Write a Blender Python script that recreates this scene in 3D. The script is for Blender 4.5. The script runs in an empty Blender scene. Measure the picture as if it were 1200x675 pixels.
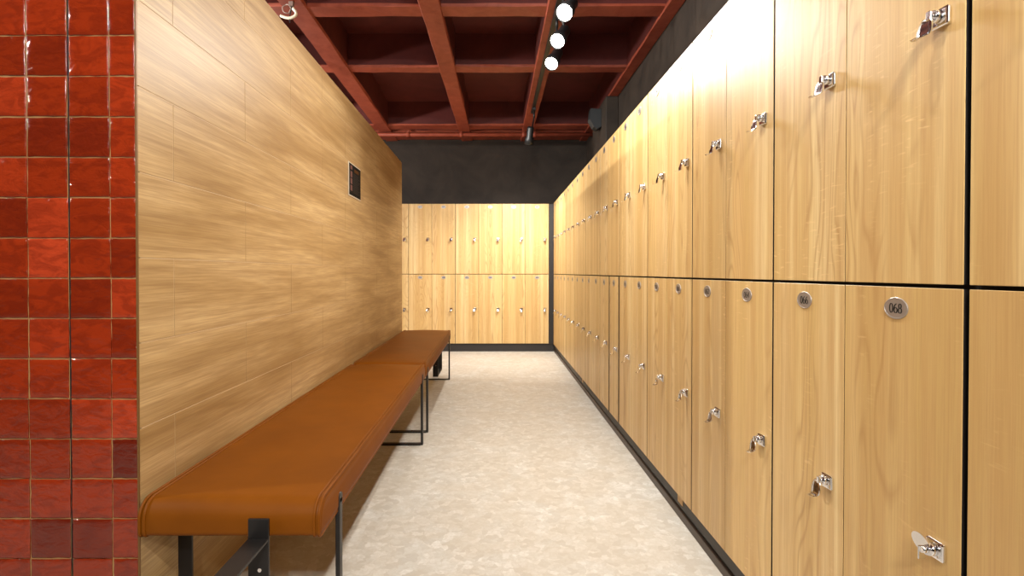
import bpy, bmesh, math, random
from mathutils import Vector, Matrix
random.seed(7)
S = bpy.context.scene
COL = S.collection
PI = math.pi

# ------------------------------------------------------------------ helpers
def lin(r, g, b):
    f = lambda c: (c/255/12.92 if c/255 <= .04045 else ((c/255+.055)/1.055)**2.4)
    return (f(r), f(g), f(b), 1)

def obj(name, bm, mats, parent=None, smooth=False, loc=None):
    me = bpy.data.meshes.new(name)
    bmesh.ops.recalc_face_normals(bm, faces=bm.faces)
    bm.to_mesh(me); bm.free()
    if not isinstance(mats, (list, tuple)): mats = [mats]
    for m in mats: me.materials.append(m)
    if smooth:
        for p in me.polygons: p.use_smooth = True
    o = bpy.data.objects.new(name, me); COL.objects.link(o)
    if parent: o.parent = parent
    if loc: o.location = loc
    return o

def thing(name, label, cat, loc=(0, 0, 0), rz=0, group=None):
    o = bpy.data.objects.new(name, None); COL.objects.link(o)
    o.location = loc; o.rotation_euler = (0, 0, rz); o.empty_display_size = .05
    return tag(o, label, cat, group)

def tag(o, label, cat, group=None):
    o['label'] = label; o['category'] = cat
    if group: o['group'] = group
    return o

def structure(o): o['kind'] = 'structure'; return o

def box(bm, x0, x1, y0, y1, z0, z1, bev=0, seg=1, mat=0, M=None):
    vs = [bm.verts.new((x, y, z)) for x in (x0, x1) for y in (y0, y1) for z in (z0, z1)]
    fs = [bm.faces.new([vs[i] for i in q]) for q in
          ((0, 1, 3, 2), (4, 6, 7, 5), (0, 4, 5, 1), (2, 3, 7, 6), (0, 2, 6, 4), (1, 5, 7, 3))]
    for f in fs: f.material_index = mat
    if bev:
        es = list({e for f in fs for e in f.edges})
        r = bmesh.ops.bevel(bm, geom=es, offset=bev, segments=seg, affect='EDGES', profile=.5)
        fs = list(set([f for f in fs if f.is_valid] + r['faces']))
        for f in fs: f.material_index = mat
    if M is not None:
        bmesh.ops.transform(bm, matrix=M, verts=list({v for f in fs for v in f.verts}))
    return fs

def cyl(bm, p, q, r0, r1=None, n=20, mat=0, smooth=True, cap=True):
    r1 = r0 if r1 is None else r1
    p, q = Vector(p), Vector(q); d = (q-p).normalized()
    a = d.orthogonal().normalized(); b = d.cross(a)
    A = []; B = []
    for i in range(n):
        t = 2*PI*i/n; u = a*math.cos(t)+b*math.sin(t)
        A.append(bm.verts.new(p+u*r0)); B.append(bm.verts.new(q+u*r1))
    for i in range(n):
        f = bm.faces.new((A[i], A[(i+1) % n], B[(i+1) % n], B[i])); f.smooth = smooth; f.material_index = mat
    if cap:
        for R in (A, B): f = bm.faces.new(R); f.material_index = mat

def tube(bm, pts, r, n=8, closed=False, mat=0):
    pts = [Vector(p) for p in pts]; N = len(pts); rings = []
    prev = None
    for i in range(N):
        if closed: t = pts[(i+1) % N]-pts[i-1]
        else: t = pts[min(i+1, N-1)]-pts[max(i-1, 0)]
        t.normalize()
        a = t.orthogonal().normalized() if prev is None else (prev-t*prev.dot(t)).normalized()
        prev = a; b = t.cross(a)
        rings.append([bm.verts.new(pts[i]+(a*math.cos(2*PI*k/n)+b*math.sin(2*PI*k/n))*r) for k in range(n)])
    for i in range(N if closed else N-1):
        R, Q = rings[i], rings[(i+1) % N]
        for k in range(n):
            f = bm.faces.new((R[k], R[(k+1) % n], Q[(k+1) % n], Q[k])); f.smooth = True; f.material_index = mat
    if not closed:
        for R in (rings[0], rings[-1]): f = bm.faces.new(R); f.material_index = mat

def smooth_pts(pts, k=6):
    out = []; P = [Vector(p) for p in pts]
    for i in range(len(P)-1):
        p0, p1, p2, p3 = P[max(i-1, 0)], P[i], P[i+1], P[min(i+2, len(P)-1)]
        for j in range(k):
            t = j/k
            out.append(.5*((2*p1)+(p2-p0)*t+(2*p0-5*p1+4*p2-p3)*t*t+(3*p1-p0-3*p2+p3)*t**3))
    out.append(P[-1]); return out

# ------------------------------------------------------------------ materials
class NT:
    def __init__(s, name):
        s.m = bpy.data.materials.new(name); s.m.use_nodes = True
        s.t = s.m.node_tree; s.b = s.t.nodes['Principled BSDF']
    def n(s, typ, **kw):
        nd = s.t.nodes.new(typ)
        for k, v in kw.items():
            if k in nd.inputs: nd.inputs[k].default_value = v
            else: setattr(nd, k, v)
        return nd
    def l(s, a, b): s.t.links.new(a, b)
    def coords(s, kind='Object'): return s.n('ShaderNodeTexCoord').outputs[kind]
    def mapping(s, v, scale=(1, 1, 1), loc=None):
        m = s.n('ShaderNodeMapping'); m.inputs['Scale'].default_value = scale
        s.l(v, m.inputs['Vector'])
        if loc is not None: s.l(loc, m.inputs['Location'])
        return m.outputs[0]
    def noise(s, v, scale=1., detail=2., rough=.5, dist=0.):
        k = s.n('ShaderNodeTexNoise', Scale=scale, Detail=detail, Roughness=rough, Distortion=dist)
        s.l(v, k.inputs['Vector']); return k.outputs['Fac']
    def ramp(s, fac, stops):
        r = s.n('ShaderNodeValToRGB'); e = r.color_ramp.elements
        while len(e) < len(stops): e.new(.5)
        for el, (p, c) in zip(e, stops): el.position = p; el.color = c if len(c) == 4 else (*c, 1)
        s.l(fac, r.inputs[0]); return r.outputs[0]
    def math(s, op, a, b=None, clamp=False):
        m = s.n('ShaderNodeMath', operation=op, use_clamp=clamp)
        for i, x in enumerate((a, b)):
            if x is None: continue
            if isinstance(x, (int, float)): m.inputs[i].default_value = x
            else: s.l(x, m.inputs[i])
        return m.outputs[0]
    def mix(s, fac, a, b, blend='MIX'):
        m = s.n('ShaderNodeMix', data_type='RGBA', blend_type=blend)
        for i, x in ((0, fac), (6, a), (7, b)):
            if isinstance(x, (int, float)): m.inputs[i].default_value = x
            elif isinstance(x, tuple): m.inputs[i].default_value = x
            else: s.l(x, m.inputs[i])
        return m.outputs[2]
    def bump(s, h, strength=.1, dist=.002):
        b = s.n('ShaderNodeBump', Strength=strength, Distance=dist); s.l(h, b.inputs['Height'])
        s.l(b.outputs[0], s.b.inputs['Normal'])
    def base(s, c):
        if isinstance(c, tuple): s.b.inputs['Base Color'].default_value = c
        else: s.l(c, s.b.inputs['Base Color'])
    def set(s, **kw):
        for k, v in kw.items():
            i = s.b.inputs[k]
            if isinstance(v, (int, float, tuple)): i.default_value = v
            else: s.l(v, i)
        return s

def plain(name, c, rough=.5, metal=0., spec=None, noise=0.):
    t = NT(name)
    if noise:
        v = t.coords(); f = t.noise(v, 14, 4)
        t.base(t.mix(f, tuple(x*(1-noise) for x in c[:3])+(1,), tuple(min(1, x*(1+noise)) for x in c[:3])+(1,)))
    else: t.base(c)
    t.set(Roughness=rough, Metallic=metal)
    if spec is not None: t.set(**{'Specular IOR Level': spec})
    return t.m

def oak_door():
    t = NT('oak_laminate'); v = t.coords()
    rnd = t.n('ShaderNodeObjectInfo').outputs['Random']
    cmb = t.n('ShaderNodeCombineXYZ')
    t.l(t.math('MULTIPLY', rnd, 37.3), cmb.inputs[0]); t.l(t.math('MULTIPLY', rnd, 81.7), cmb.inputs[2])
    off = cmb.outputs[0]
    p = t.mapping(v, (1, 1, 1), off)
    def st(sx, sz): return t.mapping(p, (sx, 1, sz))
    stave = t.noise(st(13, .12), 1, 1, .4)
    tone = t.noise(st(32, .5), 1, 3, .55)
    fine = t.noise(st(260, 5), 1, 4, .65)
    # cathedral figure: bands bent along the height
    warp = t.noise(st(5, .9), 1, 2, .5, .4)
    band = t.math('FRACT', t.math('MULTIPLY', warp, 22))
    band = t.math('ABSOLUTE', t.math('SUBTRACT', band, .5))
    mask = t.ramp(t.noise(st(7, .5), 1, 1), [(.46, (0, 0, 0)), (.6, (1, 1, 1))])
    fleck = t.ramp(t.noise(st(24, 150), 1, 2, .5, .6), [(.60, (0, 0, 0)), (.70, (1, 1, 1))])
    fmask = t.ramp(t.noise(st(9, 1.4), 1, 1), [(.52, (0, 0, 0)), (.66, (1, 1, 1))])
    c = t.ramp(stave, [(.34, lin(198, 163, 103)), (.5, lin(216, 184, 125)), (.66, lin(226, 199, 146))])
    c = t.mix(t.math('MULTIPLY', t.ramp(tone, [(.42, (1, 1, 1)), (.62, (0, 0, 0))]), .6), c, lin(190, 149, 94))
    c = t.mix(t.math('MULTIPLY', t.ramp(fine, [(.35, (1, 1, 1)), (.6, (0, 0, 0))]), .42), c, lin(174, 132, 82))
    c = t.mix(t.math('MULTIPLY', t.math('MULTIPLY', t.ramp(band, [(.0, (1, 1, 1)), (.22, (0, 0, 0))]), mask), .6), c, lin(166, 124, 74))
    c = t.mix(t.math('MULTIPLY', t.math('MULTIPLY', fleck, fmask), .5), c, lin(236, 200, 142))
    t.base(c); t.set(Roughness=.42, **{'Specular IOR Level': .4})
    t.bump(fine, .12, .0006)
    return t.m

def wood_tile():
    t = NT('wood_look_plank'); v = t.coords()
    at = t.n('ShaderNodeAttribute', attribute_name='rnd')
    off = t.n('ShaderNodeCombineXYZ'); sep = t.n('ShaderNodeSeparateColor'); t.l(at.outputs['Color'], sep.inputs[0])
    t.l(t.math('MULTIPLY', sep.outputs[0], 40), off.inputs[1]); t.l(t.math('MULTIPLY', sep.outputs[1], 40), off.inputs[2])
    p = t.mapping(v, (1, 1, 1), off.outputs[0])
    def st(sy, sz): return t.mapping(p, (1, sy, sz))
    big = t.noise(st(1.0, 9), 1, 4, .55, .5)
    mid = t.noise(st(1.6, 52), 1, 5, .62, .35)
    fine = t.noise(st(6, 260), 1, 4, .6)
    c = t.ramp(big, [(.32, lin(148, 116, 72)), (.5, lin(172, 141, 96)), (.68, lin(190, 160, 115))])
    c = t.mix(t.math('MULTIPLY', t.ramp(mid, [(.36, (1, 1, 1)), (.56, (0, 0, 0))]), .46), c, lin(132, 100, 63))
    c = t.mix(t.math('MULTIPLY', t.ramp(fine, [(.4, (1, 1, 1)), (.6, (0, 0, 0))]), .36), c, lin(126, 95, 62))
    br = t.math('ADD', t.math('MULTIPLY', sep.outputs[2], .38), .74)
    vm = t.n('ShaderNodeVectorMath', operation='SCALE'); t.l(c, vm.inputs[0]); t.l(br, vm.inputs['Scale'])
    t.base(vm.outputs[0]); t.set(Roughness=.42, **{'Specular IOR Level': .16})
    t.bump(mid, .10, .0012)
    return t.m

def zellige():
    t = NT('red_glazed_tile'); v = t.coords()
    at = t.n('ShaderNodeAttribute', attribute_name='rnd'); sep = t.n('ShaderNodeSeparateColor'); t.l(at.outputs['Color'], sep.inputs[0])
    c = t.ramp(sep.outputs[0], [(0, lin(88, 24, 12)), (.35, lin(130, 40, 14)), (.7, lin(148, 47, 18)), (1, lin(176, 62, 32))])
    n1 = t.noise(t.mapping(v, (14, 14, 30)), 1, 4, .6, 1.2)
    c = t.mix(t.math('MULTIPLY', t.ramp(n1, [(.42, (1, 1, 1)), (.55, (0, 0, 0))]), .35), c, lin(86, 22, 12))
    n2 = t.noise(v, 160, 3, .6)
    c = t.mix(t.math('MULTIPLY', t.ramp(n2, [(.66, (0, 0, 0)), (.74, (1, 1, 1))]), .5), c, lin(70, 15, 10))
    t.base(c); t.set(Roughness=.09, **{'Specular IOR Level': .55, 'Coat Weight': .3, 'Coat Roughness': .05})
    h = t.noise(t.mapping(v, (24, 24, 40)), 1, 3, .55, .8)
    h = t.math('ADD', h, t.math('MULTIPLY', t.noise(v, 110, 2), .12))
    t.bump(h, .6, .006)
    return t.m

def floor_mat():
    t = NT('speckled_vinyl'); v = t.coords()
    d = t.n('ShaderNodeTexNoise', Scale=26., Detail=4.); t.l(v, d.inputs['Vector'])
    vm = t.n('ShaderNodeVectorMath', operation='MULTIPLY_ADD'); vm.inputs[1].default_value = (.07, .07, 0)
    t.l(d.outputs['Color'], vm.inputs[0]); t.l(v, vm.inputs[2])
    vo = t.n('ShaderNodeTexVoronoi', Scale=34., feature='F1'); t.l(vm.outputs[0], vo.inputs['Vector'])
    ve = t.n('ShaderNodeTexVoronoi', Scale=34., feature='DISTANCE_TO_EDGE'); t.l(vm.outputs[0], ve.inputs['Vector'])
    sp = t.n('ShaderNodeSeparateColor'); t.l(vo.outputs['Color'], sp.inputs[0])
    c = t.ramp(sp.outputs[0], [(0, lin(188, 181, 171)), (.4, lin(199, 194, 185)), (.7, lin(204, 199, 191)), (1, lin(215, 211, 204))])
    n = t.noise(v, 60, 5, .65, .5)
    c = t.mix(t.math('MULTIPLY', t.ramp(n, [(.42, (1, 1, 1)), (.58, (0, 0, 0))]), .35), c, lin(182, 172, 156))
    c = t.mix(t.math('MULTIPLY', t.ramp(ve.outputs[0], [(0, (1, 1, 1)), (.06, (0, 0, 0))]), .25), c, lin(178, 166, 148))
    big = t.noise(v, 5, 4, .6, .6)
    c = t.mix(t.math('MULTIPLY', t.ramp(big, [(.46, (1, 1, 1)), (.62, (0, 0, 0))]), .3), c, lin(184, 168, 146))
    t.base(c); t.set(Roughness=.5, **{'Specular IOR Level': .35})
    return t.m

def mottled(name, a, b, rough, scale=3.):
    t = NT(name); v = t.coords()
    n = t.noise(v, scale, 6, .62, .6)
    t.base(t.ramp(n, [(.3, a), (.7, b)])); t.set(Roughness=rough, **{'Specular IOR Level': .3})
    t.bump(t.noise(v, scale*9, 4), .12, .004)
    return t.m

def leather():
    t = NT('tan_leather'); v = t.coords()
    n = t.noise(v, 5, 4, .6)
    g = t.n('ShaderNodeTexVoronoi', Scale=420.); t.l(v, g.inputs['Vector'])
    t.base(t.ramp(n, [(.3, lin(110, 58, 4)), (.7, lin(122, 66, 5))]))
    t.set(Roughness=.5, **{'Specular IOR Level': .13})
    h = t.math('ADD', t.math('MULTIPLY', g.outputs['Distance'], .12), t.math('MULTIPLY', t.noise(v, 12, 3), 1.0))
    t.bump(h, .14, .004)
    return t.m

OAK = oak_door(); PLANK = wood_tile(); TILE = zellige(); FLOOR = floor_mat(); LEATHER = leather()
EDGE = plain('dark_edge_banding', lin(30, 23, 18), .6)
GROUT = plain('tan_grout', lin(168, 126, 76), .8, noise=.3)
SEAM = plain('dark_seam', lin(28, 18, 14), .8)
PLGROUT = plain('plank_grout', lin(196, 168, 130), .8)
BLACKWALL = mottled('charcoal_plaster', lin(38, 31, 26), lin(58, 48, 40), .7)
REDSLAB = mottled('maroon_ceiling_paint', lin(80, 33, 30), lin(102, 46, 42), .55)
REDBEAM = mottled('oxide_red_beam_paint', lin(134, 58, 40), lin(162, 80, 58), .5, 9.)
CARC = plain('dark_carcass', lin(22, 18, 16), .7)
SKIRT = plain('dark_brown_skirting', lin(66, 52, 42), .45, noise=.15)
SKIRT2 = plain('black_plinth', lin(38, 32, 29), .5)
CHROME = plain('chrome', (.82, .82, .84, 1), .12, 1.)
PLATE = plain('brushed_steel', (.42, .38, .35, 1), .42, .75)
INK = plain('black_ink', lin(26, 23, 20), .6)
IRON = plain('blackened_steel', lin(34, 31, 30), .42, .3, noise=.2)
BLACK = plain('satin_black', lin(20, 20, 21), .45)
WHITE = plain('white_plastic', lin(228, 220, 196), .45)
PALE = plain('tan_chip', lin(196, 160, 110), .6)

def lens(name, c, strength):
    t = NT(name); t.base((0, 0, 0, 1))
    t.b.inputs['Emission Color'].default_value = c; t.b.inputs['Emission Strength'].default_value = strength
    return t.m
LENS = lens('lit_lens', (1, .93, .82, 1), 30)

# ------------------------------------------------------------------ dimensions (metres)
XR, YE = .756, 6.94            # locker door planes: right row, end wall
PL, MID, TOP = .105, .996, 1.896   # plinth top, split between tiers, locker top
WX, WY0, WY1, WZ = -.880, 1.335, 5.17, 2.065   # timber partition
BZ, SZ = 2.82, 3.12            # beam underside, slab underside
BACKX, BACKY = 1.27, 7.45      # black walls behind the lockers

# ------------------------------------------------------------------ setting
bm = bmesh.new(); box(bm, -6, 1.3, -3, 7.5, -.1, 0)
structure(obj('floor', bm, FLOOR))
bm = bmesh.new(); box(bm, BACKX, BACKX+.1, -3, 7.55, 0, SZ); structure(obj('wall_right', bm, BLACKWALL))
bm = bmesh.new(); box(bm, -6, BACKX, BACKY, BACKY+.1, 0, SZ); structure(obj('wall_end', bm, BLACKWALL))
bm = bmesh.new(); box(bm, -6.1, -6, -3, 7.55, 0, SZ); structure(obj('wall_far_left', bm, BLACKWALL))
bm = bmesh.new(); box(bm, -6, BACKX, -3.1, -3, 0, SZ); structure(obj('wall_back', bm, BLACKWALL))
bm = bmesh.new(); box(bm, -6.1, 1.37, -3.1, 7.55, SZ, SZ+.1)
ceil = structure(obj('ceiling', bm, REDSLAB))

def rough_beam(x0, x1, y0, y1, z0, z1, along, skew=0.):
    b = bmesh.new(); N = 40
    prof = [(-1, 1), (-1, .06), (-.9, 0), (.9, 0), (1, .06), (1, 1)]
    rings = []
    for i in range(N+1):
        t = i/N; r = []
        for (u, w) in prof:
            jz = random.uniform(-.004, .004) if w < .5 else 0; ju = random.uniform(-.003, .003)
            if along == 'y':
                c = (x0+x1)/2+skew*(t-.5); h = (x1-x0)/2
                r.append(b.verts.new((c+u*h+ju, y0+(y1-y0)*t, z0+(z1-z0)*w+jz)))
            else:
                c = (y0+y1)/2; h = (y1-y0)/2
                r.append(b.verts.new((x0+(x1-x0)*t, c+u*h+ju, z0+(z1-z0)*w+jz)))
        rings.append(r)
    for i in range(N):
        for k in range(5):
            f = b.faces.new((rings[i][k], rings[i][k+1], rings[i+1][k+1], rings[i+1][k]))
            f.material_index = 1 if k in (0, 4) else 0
        b.faces.new((rings[i][5], rings[i][0], rings[i+1][0], rings[i+1][5]))
    b.faces.new(rings[0]); b.faces.new(rings[-1])
    return b
# long beams
for cx, w, sk in ((-1.34, .17, -.12), (-.46, .15, .18), (.43, .14, 0), (1.22, .10, 0), (-2.2, .15, 0), (-3.1, .15, 0), (-4.0, .15, 0), (-4.9, .15, 0)):
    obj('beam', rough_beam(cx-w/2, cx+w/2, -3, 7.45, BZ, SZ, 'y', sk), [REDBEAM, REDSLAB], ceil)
# cross beams
for cy, w in ((-2.0, .15), (-.6, .15), (.8, .15), (2.1, .15), (3.78, .16), (4.86, .15), (6.79, .21), (7.215, .46)):
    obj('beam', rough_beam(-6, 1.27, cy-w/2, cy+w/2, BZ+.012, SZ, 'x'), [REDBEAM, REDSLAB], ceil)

# timber-clad partition with a tiled end
bm = bmesh.new(); box(bm, -1.60, WX-.0007, WY0+.012, WY1, 0, WZ)
wl = structure(obj('wall_left', bm, PLGROUT))
bm = bmesh.new(); cl = bm.loops.layers.float_color.new('rnd')
g = .0009; r = -5
zs = [1.056+.2125*k for k in range(-5, 6)]
for k in range(len(zs)-1):
    z0, z1 = max(zs[k], 0), min(zs[k+1], WZ)
    if z1 <= z0+.01: continue
    start = 1.488 if (k % 2 == 0) else 1.917
    ys = [start-.858+.858*j for j in range(0, 8)]
    for j in range(len(ys)-1):
        y0, y1 = max(ys[j], WY0+.004), min(ys[j+1], WY1)
        if y1 <= y0+.005: continue
        col = (random.random(), random.random(), random.random(), 1)
        for f in box(bm, WX-.008, WX, y0+g, y1-g, z0+g, z1-g, .0006):
            for L in f.loops: L[cl] = col
obj('plank_cladding', bm, PLANK, wl)
bm = bmesh.new(); box(bm, WX-.0040, WX+.0004, WY0+.0004, WY0+.004, 0, WZ)
obj('edge_trim', bm, plain('brass_grey_edge', lin(120, 84, 44), .5, .3), wl)
bm = bmesh.new(); box(bm, -1.60, WX-.005, WY0+.0038, WY0+.012, 0, WZ)
tg = obj('grout', bm, GROUT, wl)
bm = bmesh.new(); cl = bm.loops.layers.float_color.new('rnd')
cols = [-1.60, -1.553, -1.453, -1.353, -1.252, -1.152, -1.0495, -.9475, -.8830]
rows = [max(0, 1.005+.0995*k) for k in range(-11, 11)] + [WZ]
rows = sorted(set(rows))
for i in range(len(cols)-1):
    for k in range(len(rows)-1):
        if rows[k+1]-rows[k] < .02: continue
        ga = .0016
        lean = (1.2-rows[k])*.004
        gl = .0030 if abs(cols[i]+1.0495) < .001 else ga
        gr = .0030 if abs(cols[i+1]+1.0495) < .001 else ga
        x0 = cols[i]+gl+random.uniform(-.001, .001); x1 = cols[i+1]-gr+random.uniform(-.001, .001)
        if i+1 == len(cols)-1: x1 = cols[-1]-.0016
        z0 = rows[k]+ga+random.uniform(-.0008, .0008); z1 = rows[k+1]-ga+random.uniform(-.0008, .0008)
        col = (min(1, max(0, random.gauss(.52, .2))), random.random(), random.random(), 1)
        tx, tz = random.uniform(-.011, .011), random.uniform(-.011, .011)
        ph = [random.uniform(0, 6.28) for _ in range(4)]
        n = 8; G = []; UU = [0, .022, .16, .34, .5, .66, .84, .978, 1]
        for a in range(n+1):
            row = []
            for b in range(n+1):
                u, w = UU[a], UU[b]
                x = x0+(x1-x0)*u; z = z0+(z1-z0)*w
                e = min(a, n-a, b, n-b)
                d = .0055 + tx*(x-(x0+x1)/2)+tz*(z-(z0+z1)/2)
                d += .0005*math.sin(3*u*PI+ph[0])*math.sin(2.3*w*PI+ph[1])+.0003*math.sin(7*u+ph[2])*math.sin(9*w+ph[3])
                if e < .5: d -= random.uniform(.0004, .0013)
                jx = random.uniform(-.0006, .0006) if e < .5 else 0
                row.append(bm.verts.new((x+jx, WY0+.0065-d, z+jx)))
            G.append(row)
        for a in range(n):
            for b in range(n):
                f = bm.faces.new((G[a][b], G[a+1][b], G[a+1][b+1], G[a][b+1])); f.smooth = True
                for L in f.loops: L[cl] = col
        rim = [G[a][0] for a in range(n+1)]+[G[n][b] for b in range(1, n+1)]+[G[a][n] for a in range(n-1, -1, -1)]+[G[0][b] for b in range(n-1, 0, -1)]
        back = [bm.verts.new((v.co.x, WY0+.0065, v.co.z)) for v in rim]
        m = len(rim)
        for a in range(m):
            f = bm.faces.new((rim[a], back[a], back[(a+1) % m], rim[(a+1) % m]))
            for L in f.loops: L[cl] = col
obj('tile_cladding', bm, TILE, wl)
bm = bmesh.new(); box(bm, -1.0515, -1.0480, WY0+.0034, WY0+.0040, 0, WZ)
obj('dark_joint', bm, SEAM, wl)

# skirtings under the lockers, corner post, pillar
bm = bmesh.new()
box(bm, XR+.016, XR+.03, -2, YE+.02, .045, PL-.004, .004, 2, 0)
box(bm, XR+.022, XR+.03, -2, YE+.02, 0, .046, 0, 1, 1)
box(bm, XR+.012, XR+.03, -2, YE+.02, 0, .034, .003, 2, 2)
sk = structure(obj('baseboard_right', bm, [SKIRT2, BLACK, SKIRT]))
for y in (2.23, 4.70):
    bm = bmesh.new(); box(bm, XR+.0135, XR+.0172, y-.03, y+.03, .062, PL-.006, .001)
    obj('joint_clip', bm, PALE, sk)
bm = bmesh.new(); box(bm, -1.45, XR+.011, YE+.018, YE+.034, 0, PL-.004, .003, 1)
structure(obj('baseboard_end', bm, SKIRT2))
bm = bmesh.new(); box(bm, .7045, XR+.015, YE+.004, YE+.016, PL-.004, TOP, .002)
structure(obj('trim_1', bm, SKIRT2))
bm = bmesh.new(); box(bm, 1.145, BACKX-.001, 5.54, 6.30, TOP+.003, BZ+.0, .004)
structure(obj('trim_2', bm, BLACKWALL))

# ------------------------------------------------------------------ digits
def arc(cx, cz, rx, rz, a0, a1, n=18):
    return [(cx+rx*math.cos(math.radians(a0+(a1-a0)*i/n)), cz+rz*math.sin(math.radians(a0+(a1-a0)*i/n))) for i in range(n+1)]
DIG = {
 '0': [arc(.28, .5, .22, .46, 0, 360, 28)],
 '1': [[(.10, .80), (.29, .96)], [(.29, .97), (.29, .03)], [(.14, .03), (.44, .03)]],
 '2': [arc(.27, .72, .20, .24, 165, -35, 16)+[(.06, .05)], [(.05, .05), (.51, .05)], [(.50, .05), (.53, .22)]],
 '3': [arc(.26, .74, .18, .22, 150, -90, 16)+arc(.26, .28, .23, .24, 90, -150, 18)],
 '4': [[(.40, .96), (.03, .30)], [(.03, .30), (.56, .30)], [(.40, .97), (.40, .03)]],
 '5': [[(.48, .95), (.13, .95)], [(.12, .95), (.09, .52)], arc(.25, .31, .25, .27, 130, -150, 18)],
 '6': [[(.46, .95)]+arc(.42, .34, .35, .60, 95, 180, 12)+arc(.29, .30, .22, .26, 180, 540, 24)],
 '7': [[(.05, .78), (.07, .95)], [(.05, .95), (.52, .95)], [(.52, .95), (.24, .03)]],
 '8': [arc(.28, .74, .17, .21, 0, 360, 22), arc(.28, .28, .22, .25, 0, 360, 24)],
 '9': [arc(.27, .69, .22, .26, 0, 360, 24)+arc(.14, .64, .35, .60, 0, -85, 12)+[(.10, .05)]],
}
def draw_digit(bm, ch, ox, oz, h, y, mat):
    for st in DIG[ch]:
        pts = [Vector((p[0]*h*.98, p[1]*h)) for p in st]
        L = []
        for i, p in enumerate(pts):
            a = pts[max(i-1, 0)]; b = pts[min(i+1, len(pts)-1)]; d = b-a
            if d.length < 1e-9: d = Vector((0, 1))
            d.normalize(); nrm = Vector((-d.y, d.x))
            w = h*(.028+.062*abs(d.y))
            L.append((bm.verts.new((ox+p.x+nrm.x*w, y, oz+p.y+nrm.y*w)), bm.verts.new((ox+p.x-nrm.x*w, y, oz+p.y-nrm.y*w))))
        for i in range(len(L)-1):
            f = bm.faces.new((L[i][0], L[i][1], L[i+1][1], L[i+1][0])); f.material_index = mat

def plate_bm(txt):
    bm = bmesh.new(); n = 40; a, b = .030, .0205
    rings = []
    for s, y in ((1, 0), (1, -.0016), (.965, -.0022), (.90, -.0022), (.885, -.0017), (.87, -.0017)):
        rings.append([bm.verts.new((a*math.cos(2*PI*i/n)*(1-(1-s)*b/a*1.0), y, b*math.sin(2*PI*i/n)*s)) for i in range(n)])
    for R, Q in zip(rings, rings[1:]):
        for i in range(n): bm.faces.new((R[i], R[(i+1) % n], Q[(i+1) % n], Q[i]))
    bm.faces.new(rings[-1])
    bmesh.ops.recalc_face_normals(bm, faces=bm.faces)
    if txt:
        h = .0185; w = h*.60
        for i, ch in enumerate(txt): draw_digit(bm, ch, -1.5*w+i*w+.0008, -h/2, h, -.00195, 1)
    return bm

# ------------------------------------------------------------------ locks
def lock_bm():
    bm = bmesh.new()
    box(bm, -.0165, .0165, -.0075, 0, -.0145, .0145, .0035, 3)          # rose plate
    cyl(bm, (0, -.0070, .002), (0, -.0165, .002), .0095, .0090, 24)      # barrel
    cyl(bm, (0, -.0162, .002), (0, -.0205, .002), .0062, .0055, 20)
    box(bm, -.0045, .0045, -.0235, -.0195, -.004, .010, .0012, 2)        # turning key bit
    cyl(bm, (-.0125, -.019, -.0015), (.004, -.019, -.0015), .0036, n=16)   # hinge pin
    # hanging hasp flap, rounded shoulders, bent lip with a hole
    prof = [(.0000, .0020), (-.0015, -.006), (-.0030, -.014), (-.0038, -.022), (-.0050, -.026), (-.0090, -.0285), (-.0145, -.0300), (-.0205, -.0295)]
    W = [.0075, .0120, .0142, .0138, .0128, .0112, .0092, .0052]
    F = []; B = []
    for (dy, z), w in zip(prof, W):
        F.append([bm.verts.new((-.005+sx*w, -.0215+dy, z)) for sx in (-1, -.5, 0, .5, 1)])
        B.append([bm.verts.new((-.005+sx*w, -.0215+dy+.0022, z+.0006)) for sx in (-1, -.5, 0, .5, 1)])
    for i in range(len(F)-1):
        for k in range(4):
            if i == 5 and k in (1, 2): continue
            for Q in (F, B):
                f = bm.faces.new((Q[i][k], Q[i][k+1], Q[i+1][k+1], Q[i+1][k])); f.smooth = True
        for k in (0, 4): bm.faces.new((F[i][k], F[i+1][k], B[i+1][k], B[i][k]))
    for i in (0, len(F)-1):
        for k in range(4): bm.faces.new((F[i][k], F[i][k+1], B[i][k+1], B[i][k]))
    for k in (1, 2):
        for i in (5, 6): bm.faces.new((F[i][k], F[i][k+1], B[i][k+1], B[i][k]))
    for i0 in (1, 3): bm.faces.new((F[5][i0], F[6][i0], B[6][i0], B[5][i0]))
    return bm

def lock_turned_bm():
    bm = bmesh.new()
    box(bm, -.0165, .0165, -.0075, 0, -.0145, .0145, .0035, 3)
    cyl(bm, (0, -.0070, .000), (0, -.0165, .000), .0095, .0090, 24)
    # oval flap swung up to one side
    A = []; B = []; n = 28
    c = Vector((-.010, -.0185, .0045)); u = Vector((-.86, -.10, .50)).normalized(); w = Vector((.50, 0, .86)).normalized()
    for i in range(n):
        t = 2*PI*i/n; p = c+u*math.cos(t)*.0185+w*math.sin(t)*.0125
        A.append(bm.verts.new(p)); B.append(bm.verts.new(p+Vector((0, .0024, 0))))
    bm.faces.new(A); bm.faces.new(B)
    for i in range(n): bm.faces.new((A[i], A[(i+1) % n], B[(i+1) % n], B[i]))
    cyl(bm, (-.001, -.016, -.001), (-.001, -.0255, -.001), .0052, .0046, 18)
    box(bm, -.0058, -.0032, -.0275, -.0165, -.017, .004, .0009, 2)
    return bm

# ------------------------------------------------------------------ locker towers (local: front faces -Y, lock on the +X side)
def door_bm(w0, w1, z0, z1):
    bm = bmesh.new(); box(bm, w0, w1, 0, .018, z0, z1, .0008, 1)
    for f in bm.faces:
        if abs(f.normal.x)+abs(f.normal.z) > .5 and abs(f.normal.y) < .3: f.material_index = 1
    return bm

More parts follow.
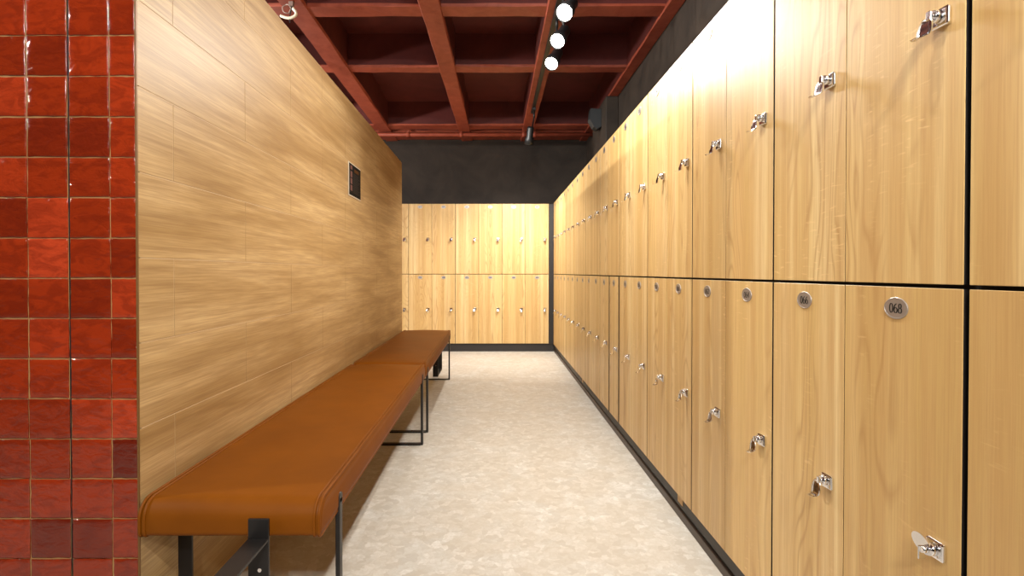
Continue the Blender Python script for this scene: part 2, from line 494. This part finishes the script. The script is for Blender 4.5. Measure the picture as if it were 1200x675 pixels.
def carcass_bm():
    bm = bmesh.new(); y0, y1 = .021, .48; e = .1496
    box(bm, -e, -e+.016, y0, y1, PL-.002, TOP)
    box(bm, e-.016, e, y0, y1, PL-.002, TOP)
    box(bm, -e+.016, e-.016, y1-.008, y1, PL-.002, TOP)
    for z in (PL-.002, MID-.008, TOP-.016): box(bm, -e+.016, e-.016, y0, y1-.008, z, z+.016)
    for x in (-.1, .1):                                     # feet on the floor, hidden by the skirting
        for y in (.09, .43): cyl(bm, (x, y, 0), (x, y, PL-.001), .02, n=10)
    return bm

MC = MU = ML = MLK = MLT = None
def tower(name, label, group, loc, rz, up, lo, gap_r=.0012, gap_l=.0012, turned=False, lower_gap=None):
    global MC, MLK, MLT
    t = thing(name, label, 'locker', loc, rz, group)
    def shared(nm, fn, mat, par, cache):
        if cache is None:
            return obj(nm, fn(), mat, par)
        o = bpy.data.objects.new(nm, cache); COL.objects.link(o); o.parent = par; return o
    c = shared('carcass', carcass_bm, CARC, t, MC); MC = c.data
    for k, (z0, z1, txt) in enumerate(((MID+.0035, TOP, up), (PL, MID-.0035, lo))):
        gl, gr = (lower_gap if (lower_gap and k == 1) else (gap_l, gap_r))
        zm = (z0+z1)/2
        d = obj('door', door_bm(-.15+gl, .15-gr, z0-zm, z1-zm), [OAK, EDGE], t, loc=(0, 0, zm))
        if turned and k == 1:
            lk = shared('lock', lock_turned_bm, CHROME, d, MLT); MLT = lk.data
        else:
            lk = shared('lock', lock_bm, CHROME, d, MLK); MLK = lk.data
            lk.rotation_euler = (0, random.uniform(-.1, .1), 0)
        lk.location = (.1005, 0, 0); lk.scale = (1.12, 1.12, 1.12)
        p = obj('number_plate', plate_bm(txt), [PLATE, INK], d, loc=(0, 0, z1-zm-.040))
    return t

ordn = ['first', 'second', 'third', 'fourth', 'fifth', 'sixth', 'seventh', 'eighth', 'ninth', 'tenth', 'eleventh', 'twelfth', 'thirteenth', 'fourteenth', 'fifteenth', 'sixteenth']
GR = 'oak lockers of the right-hand row'; GE = 'oak lockers on the end wall'
for i in range(-1, 20):
    yc = .866+.3*i+.15
    num = 68-2*i
    gr = gl = .0012
    if i == 0: gr = .0055
    if i == -1: gl = .0055
    if i > 0 and i % 2 == 0: gr = .0042
    if i > 0 and i % 2 == 1: gl = .0042
    lg = None
    if i == 8: lg = (.028, .026)
    if i == -1: lab = 'nearest oak two-door locker, cut off at the right, beyond the thick black gap'
    elif i == 0: lab = 'oak two-door locker with plate 068, left of the thick black gap'
    elif i < 4: lab = 'oak two-door locker with plate %03d on its lower door' % num
    elif i == 8: lab = 'right-row oak locker with wide dark gaps on both sides of its lower door'
    elif i == 19: lab = 'farthest oak locker of the right-hand row, beside the black corner strip'
    elif i > 8 and i < 19: lab = 'oak locker, %s beyond the right-row one with wide dark lower-door gaps' % ordn[i-9]
    else: lab = 'right-row oak locker, %s beyond the one with plate 062' % ordn[i-4]
    tower('locker', lab, GR, (XR, yc, 0), -PI/2, '%03d' % (num-1), '%03d' % num, gr, gl, i == 0, lg)
for k in range(7):
    xc = .702-.15-.3*k; num = 28-2*k
    if k == 0: lab = 'end-wall oak locker at the far right, beside the black corner strip'
    elif k == 6: lab = 'end-wall oak locker at the far left, mostly hidden behind the timber partition'
    else: lab = 'end-wall oak locker, %s from the black corner strip' % ordn[k]
    tower('locker', lab, GE, (xc, YE, 0), 0, '%03d' % (num-1), '%03d' % num, .0024 if k in (4, 2) else .0014, .0024 if k in (3, 5) else .0014)

# ------------------------------------------------------------------ benches (local: origin on the floor at the wall side of the near end)
def seat_profile(y0, y1, z0, z1):
    """rounded outline in YZ: generous top corners, small bottom ones, soft crown"""
    pts = []
    def corner(cy, cz, r, a0, a1, n=8):
        for i in range(n+1):
            a = math.radians(a0+(a1-a0)*i/n); pts.append((cy+r*math.cos(a), cz+r*math.sin(a)))
    R, q = .046, .014
    corner(y0+q, z0+q, q, 180, 270); corner(y1-q, z0+q, q, 270, 360)
    corner(y1-R, z1-R, R, 0, 90)
    for i in range(1, 24): pts.append((y1-R-(y1-y0-2*R)*i/24, z1))
    corner(y0+R, z1-R, R, 90, 180)
    return pts

def bench(label, y0, y1, leg_y, loop_end):
    x0, x1 = WX+.012, -.426
    t = thing('bench', label, 'bench', ((x0+x1)/2, (y0+y1)/2, 0), 0, 'leather benches along the timber wall')
    cx, cy = (x0+x1)/2, (y0+y1)/2
    zt, zb = .458, .371
    P = seat_profile(y0-cy, y1-cy, zb, zt)
    hw = (x1-x0)/2
    bm = bmesh.new(); rings = []
    us = [-1, -.985, -.955, -.9, -.8, -.6, -.3, 0, .3, .6, .8, .9, .955, .985, 1]
    for u in us:
        edge = 1-min(1, (1-abs(u))/.045)                      # rounds the side panels in a little
        crown = .006*(1-u*u)
        ring = []
        for (y, z) in P:
            s = (z-zb)/(zt-zb)
            f = 1-.10*edge**2
            zz = zb+(z-zb)*(1-.05*edge**2)+crown*s*min(1, (min(y-(y0-cy), (y1-cy)-y))/.06)
            zz += .002*math.sin(y*9+u*3)*s*(1-abs(u))
            yy = y*(1-.0012*edge**2)
            ring.append(bm.verts.new((u*hw, yy, zz)))
        rings.append(ring)
    n = len(P)
    for A, B in zip(rings, rings[1:]):
        for k in range(n): f = bm.faces.new((A[k], A[(k+1) % n], B[(k+1) % n], B[k])); f.smooth = True
    # side panels, very slightly domed
    for A, sx in ((rings[0], -1), (rings[-1], 1)):
        inner = [bm.verts.new((v.co.x+sx*.003, v.co.y*.996, zb+.042+(v.co.z-zb-.042)*.72)) for v in A]
        for k in range(n): f = bm.faces.new((A[k], A[(k+1) % n], inner[(k+1) % n], inner[k])); f.smooth = True
        f = bm.faces.new(inner); f.smooth = True
    seat = obj('seat', bm, LEATHER, t)
    for u in (-.94, -.992, .992, .94):
        bm = bmesh.new()
        pts = [Vector((u*hw, y*1.0002+(.0005 if y > 0 else -.0005), zb+(z-zb)*.985+(.0022 if z > (zb+zt)/2 else .0006))) for (y, z) in P]
        tube(bm, pts, .0040, 8, True); obj('piping', bm, LEATHER, seat)
    # front legs with floor runners, and wall legs
    for ly in leg_y:
        y = ly-cy
        bm = bmesh.new()
        box(bm, hw-.0065, hw+.0065, y-.014, y+.014, .0, .405, .003, 2)
        cyl(bm, (hw-.0065, y, .404), (hw+.0065, y, .404), .0138, n=20)
        obj('leg', bm, IRON, t)
        bm = bmesh.new()
        box(bm, -hw+.01, hw-.006, y-.019, y+.019, .0, .008, .001)
        cyl(bm, (hw-.10, y, .008), (hw-.10, y, .0105), .007, n=12, mat=1)
        obj('floor_runner', bm, [IRON, CHROME], t)
        bm = bmesh.new()
        box(bm, -hw+.002, -hw+.040, y-.004, y+.004, .0, zb+.004, .001)
        cyl(bm, (-hw+.021, y-.004, zb-.03), (-hw+.021, y-.0062, zb-.03), .0042, n=12, mat=1)
        obj('leg', bm, [IRON, CHROME], t)
    # rectangular flat-bar loop bolted to the free end
    ey, s = (y0-cy, -1) if loop_end == 'near' else (y1-cy, 1)
    X = -.572-cx; w = .025; L = .42
    bm = bmesh.new()
    ya, yb = ey+s*.003, ey+s*.010
    yA, yB = min(ya, yb), max(ya, yb)
    box(bm, X-w, X+w, yA, yB, .0, .421, .001)                                   # upright bolted on the seat end
    far = ey+s*L; yF, yG = min(far, far-s*.007), max(far, far-s*.007)
    box(bm, X-w, X+w, yF, yG, 0, .374, .001)
    lo_, hi_ = min(yb, far-s*.007), max(yb, far-s*.007)
    box(bm, X-w, X+w, lo_, hi_, .367, .374, .001)
    box(bm, X-w, X+w, lo_, hi_, .0, .007, .001)
    cyl(bm, (X+.004, yA, .298), (X+.004, yA-.003, .298), .0048, n=12, mat=1)
    cyl(bm, (X+.004, yA, .11), (X+.004, yA-.003, .11), .0048, n=12, mat=1)
    obj('end_bracket', bm, [IRON, CHROME], t)
    return t
bench('tan leather bench in the foreground, its near end beside the red tiles', 1.315, 3.312, (1.478, 3.19), 'near')
bench('tan leather bench farther back, butted against the foreground bench\'s far end', 3.322, 5.262, (3.44, 5.13), 'far')

# ------------------------------------------------------------------ notice on the timber wall
t = thing('notice', 'small black notice with white edge and columns of tiny text on the timber wall', 'sign', (WX, 3.408, 1.588))
bm = bmesh.new(); box(bm, 0.0005, .0055, -.1425, .1425, -.1025, .1025, .0006)
obj('backing', bm, plain('white_card', lin(206, 196, 178), .5), t)
bm = bmesh.new(); box(bm, .0055, .0068, -.137, .137, -.0955, .0955, .0003)
face = obj('printed_panel', bm, plain('black_print', lin(14, 13, 13), .75, spec=.1), t)
bm = bmesh.new()
for k, (a, b) in enumerate(((.062, .086), (.014, .05), (-.026, .008), (-.068, -.034))):
    box(bm, .0068, .0071, -.112, -.068, a, b, 0, 1, 0)
obj('picture_strip', bm, plain('pinkish_print', lin(112, 78, 70), .8, spec=.1), face)
bm = bmesh.new()
box(bm, .0068, .0071, -.02, .09, .056, .076, 0, 1, 0)
for k in range(13):
    z = .040-k*.0095
    box(bm, .0068, .0071, -.045, .06+random.uniform(0, .06), z, z+.004, 0, 1, 1)
obj('text_lines', bm, [plain('orange_print', lin(84, 52, 24), .8, spec=.1), plain('grey_print', lin(58, 50, 46), .8, spec=.1)], face)

# ------------------------------------------------------------------ ceiling fittings
def rot_to(d):
    return Vector(d).normalized().to_track_quat('-Z', 'Y').to_matrix().to_4x4()

def spotlight(label, x, y, lens_p, aim, power, size, lit=True, blend=.6):
    t = thing('spotlight', label, 'spotlight', (x, y, BZ-.022), 0, 'spotlights on the ceiling track')
    lp = Vector(lens_p)-Vector((x, y, BZ-.022)); d = Vector(aim).normalized()
    piv = lp-d*.10
    bm = bmesh.new(); box(bm, -.017, .017, -.055, .055, -.030, -.0005, .004, 2); obj('adapter', bm, BLACK, t)
    bm = bmesh.new(); cyl(bm, (0, 0, -.029), (0, 0, -.10), .010, n=14)
    tube(bm, smooth_pts([(0, 0, -.095), (piv.x*.4, piv.y*.4, piv.z*.5-.05), piv-d*.06], 6), .008, 10)
    obj('stem', bm, BLACK, t)
    bm = bmesh.new()
    M = Matrix.Translation(lp) @ rot_to(d)
    def P(r, z): return [bm.verts.new(M @ Vector((r*math.cos(2*PI*i/28), r*math.sin(2*PI*i/28), z))) for i in range(28)]
    R = [P(.012, .175), P(.030, .172), P(.036, .16), P(.036, .065), P(.046, .05), P(.0475, -.012), P(.044, -.012), P(.043, .004)]
    for A, B in zip(R, R[1:]):
        for i in range(28): f = bm.faces.new((A[i], A[(i+1) % 28], B[(i+1) % 28], B[i])); f.smooth = True
    bm.faces.new(R[0]); bm.faces.new(R[-1])
    obj('lamp_head', bm, BLACK, t)
    bm = bmesh.new()
    A = [bm.verts.new(M @ Vector((.0425*math.cos(2*PI*i/28), .0425*math.sin(2*PI*i/28), .002))) for i in range(28)]
    B = [bm.verts.new(M @ Vector((.030*math.cos(2*PI*i/28), .030*math.sin(2*PI*i/28), -.005))) for i in range(28)]
    for i in range(28): bm.faces.new((A[i], A[(i+1) % 28], B[(i+1) % 28], B[i]))
    bm.faces.new(B); obj('lens', bm, LENS, t)
    spot(Vector(lens_p)+d*.02, d, power, size, blend)
    return t

WARM = (1, .98, .92)
def spot(p, d, power, size, blend=.6, radius=.035, col=WARM):
    L = bpy.data.lights.new('spot_lamp', 'SPOT'); L.energy = power; L.spot_size = math.radians(size); L.spot_blend = blend
    L.shadow_soft_size = radius; L.color = col
    o = bpy.data.objects.new('spot_lamp', L); COL.objects.link(o)
    o.location = p; o.rotation_euler = Vector(d).to_track_quat('-Z', 'Y').to_euler()
    return o

bm = bmesh.new(); box(bm, .412, .448, 2.2, 6.10, BZ-.021, BZ-.006, .002)
tag(obj('lighting_track', bm, BLACK), 'black lighting track fixed beneath the right red beam', 'track')
P0 = 31
spotlight('lit spotlight nearest the camera, at the top of the glaring three', .43, 3.03, (.380, 2.93, 2.42), (-.38, -.78, -.72), P0, 150, blend=1)
spotlight('lit spotlight in the middle of the glaring three on the track', .43, 3.38, (.384, 3.287, 2.42), (-.40, -.74, -.75), P0, 150, blend=1)
spotlight('lit spotlight lowest in view of the glaring three on the track', .43, 3.73, (.385, 3.64, 2.42), (-.38, -.70, -.78), P0, 150, blend=1)
spotlight('lone dark spotlight hanging at the far end of the track, aimed at the end lockers', .435, 5.90, (.375, 5.83, 2.41), (-.08, .5, -.95), 105, 110, blend=1)
# added fill spots, and further lamps of the same track above and behind the camera
spot((-.25, 5.0, 2.50), (.45, .35, -.9), 72, 150, 1)  # unseen fill, added to light the far floor and right lockers
for (y, d, p) in ((2.3, (-.3, .2, -1), 10), (.80, (-.15, .05, -1), 20), (-.6, (-.3, .9, -1), 72), (-1.6, (-.25, 1.2, -1), 90)):
    spot((.30, y, 2.50), d, p, 150, 1)
spot((-.30, -1.5, 2.55), (.9, 1.7, -.6), 85, 130, 1, .2)  # fill added behind the camera to brighten the right lockers, off the track
spot((-.15, 2.35, 2.55), (1, .6, -.7), 84, 140, 1, .3)  # fill added over the aisle to lift the middle of the right row
# lamps of the neighbouring aisle, skimming over the partition onto the top of the right row
for (y, d, p) in ((3.1, (1, .15, -.3), 230), (.6, (1, .7, -.3), 220)):
    spot((-4.0, y, 2.75), d, p, 80, .7, .03)
for (x, y, p) in ((-3.0, 5.4, 90), (-3.0, 2.6, 60)):  # unseen point fills beyond the partition, added to brighten the ceiling
    L = bpy.data.lights.new('ceiling_fill', 'POINT'); L.energy = p; L.color = WARM; L.shadow_soft_size = .08
    o = bpy.data.objects.new('ceiling_fill', L); COL.objects.link(o); o.location = (x, y, 2.3)

# red pipe along the end of the ceiling
t = thing('pipe', 'red painted pipe running along the top of the black end wall', 'pipe', (0, 6.947, 2.782))
bm = bmesh.new(); cyl(bm, (-2.6, 0, 0), (1.262, 0, 0), .024, n=18); obj('run', bm, REDBEAM, t)
for x in (-1.1, -.42, .38, .52):
    bm = bmesh.new(); cyl(bm, (x-.022, 0, 0), (x+.022, 0, 0), .031, n=18)
    box(bm, x-.012, x+.012, -.012, .012, .03, .34); obj('clamp', bm, REDBEAM, t)

# wedge speaker on the pillar
t = thing('speaker', 'black wedge-shaped loudspeaker mounted high on the black corner pillar', 'speaker', (1.1465, 5.85, 2.66))
bm = bmesh.new()
prof = [(0, .10), (-.115, .11), (-.125, .0), (-.075, -.09), (-.045, -.11), (0, -.085)]
A = [bm.verts.new((x, -.065, z)) for x, z in prof]; B = [bm.verts.new((x, .065, z)) for x, z in prof]
bm.faces.new(A); bm.faces.new(B)
for i in range(6): bm.faces.new((A[i], A[(i+1) % 6], B[(i+1) % 6], B[i]))
bmesh.ops.bevel(bm, geom=list(bm.edges), offset=.004, segments=2, affect='EDGES')
obj('cabinet', bm, plain('speaker_black', lin(40, 42, 44), .5), t)
bm = bmesh.new()
a = Vector((-.1255, 0, -.004)); b = Vector((-.078, 0, -.088)); nrm = Vector((-.86, 0, -.5))*.003
q = [a+nrm*.3, b+nrm*.3]
vs = [bm.verts.new((p.x, s*.055, p.z)) for p in q for s in (-1, 1)]+[bm.verts.new((p.x+nrm.x, s*.053, p.z+nrm.z)) for p in q for s in (-1, 1)]
for f in ((4, 5, 7, 6), (0, 1, 5, 4), (2, 6, 7, 3), (0, 4, 6, 2), (1, 3, 7, 5)): bm.faces.new([vs[i] for i in f])
obj('grille', bm, plain('grille_grey', lin(64, 62, 60), .7), t)

# cable stub hanging from the left beam over the partition
def px(x, y, Y): return Vector(((x-579)/634*Y, Y, 1.02+(319-y)/634*Y))
o0 = Vector((-1.36, 3.62, BZ-.006))
t = thing('cable', 'white bent cable end with thin wire ring hanging from red beam above the partition', 'cable', o0)
def rel(pts, Y=3.62): return [px(a, b, Y)-o0 for a, b in pts]
bm = bmesh.new(); tube(bm, smooth_pts(rel([(330, 20), (336, 22), (342, 22.6), (347.5, 19.5), (347.8, 15.5), (344.5, 11.5)]), 6), .0095, 10)
obj('sleeve', bm, WHITE, t)
bm = bmesh.new(); c = px(337.2, 12, 3.62)-o0
tube(bm, [c+Vector((.027*math.cos(2*PI*i/24), .004*math.sin(2*PI*i/6), .029*math.sin(2*PI*i/24))) for i in range(24)], .0032, 6, True)
obj('wire_ring', bm, plain('grey_wire', lin(150, 132, 122), .5), t)
bm = bmesh.new(); tube(bm, smooth_pts(rel([(344.5, 2), (343.5, 8), (342.5, 13), (341, 20), (340.8, 28)]), 6), .0035, 6)
obj('black_wire', bm, BLACK, t)
bm = bmesh.new(); cc = px(342, 6.5, 3.62)-o0; box(bm, cc.x-.012, cc.x+.02, -.012, .012, cc.z-.015, .03, .003, 2)
obj('clip', bm, plain('grey_clip', lin(120, 100, 92), .5), t)

# ------------------------------------------------------------------ world, camera, view
W = bpy.data.worlds.new('World'); S.world = W; W.use_nodes = True
W.node_tree.nodes['Background'].inputs[0].default_value = (.02, .018, .016, 1)
cam = bpy.data.cameras.new('camera'); co = bpy.data.objects.new('camera', cam); COL.objects.link(co)
co.location = (0, 0, 1.02); co.rotation_euler = (math.radians(90-.62), 0, 0)
cam.sensor_width = 36; cam.lens = 634/1200*36; cam.shift_x = 21/1200; cam.shift_y = -11.6/1200; cam.clip_start = .02
S.camera = co
S.view_settings.view_transform = 'Standard'; S.view_settings.look = 'None'
S.view_settings.gamma = 1; S.view_settings.use_curve_mapping = False
S.view_settings.exposure = 0.94
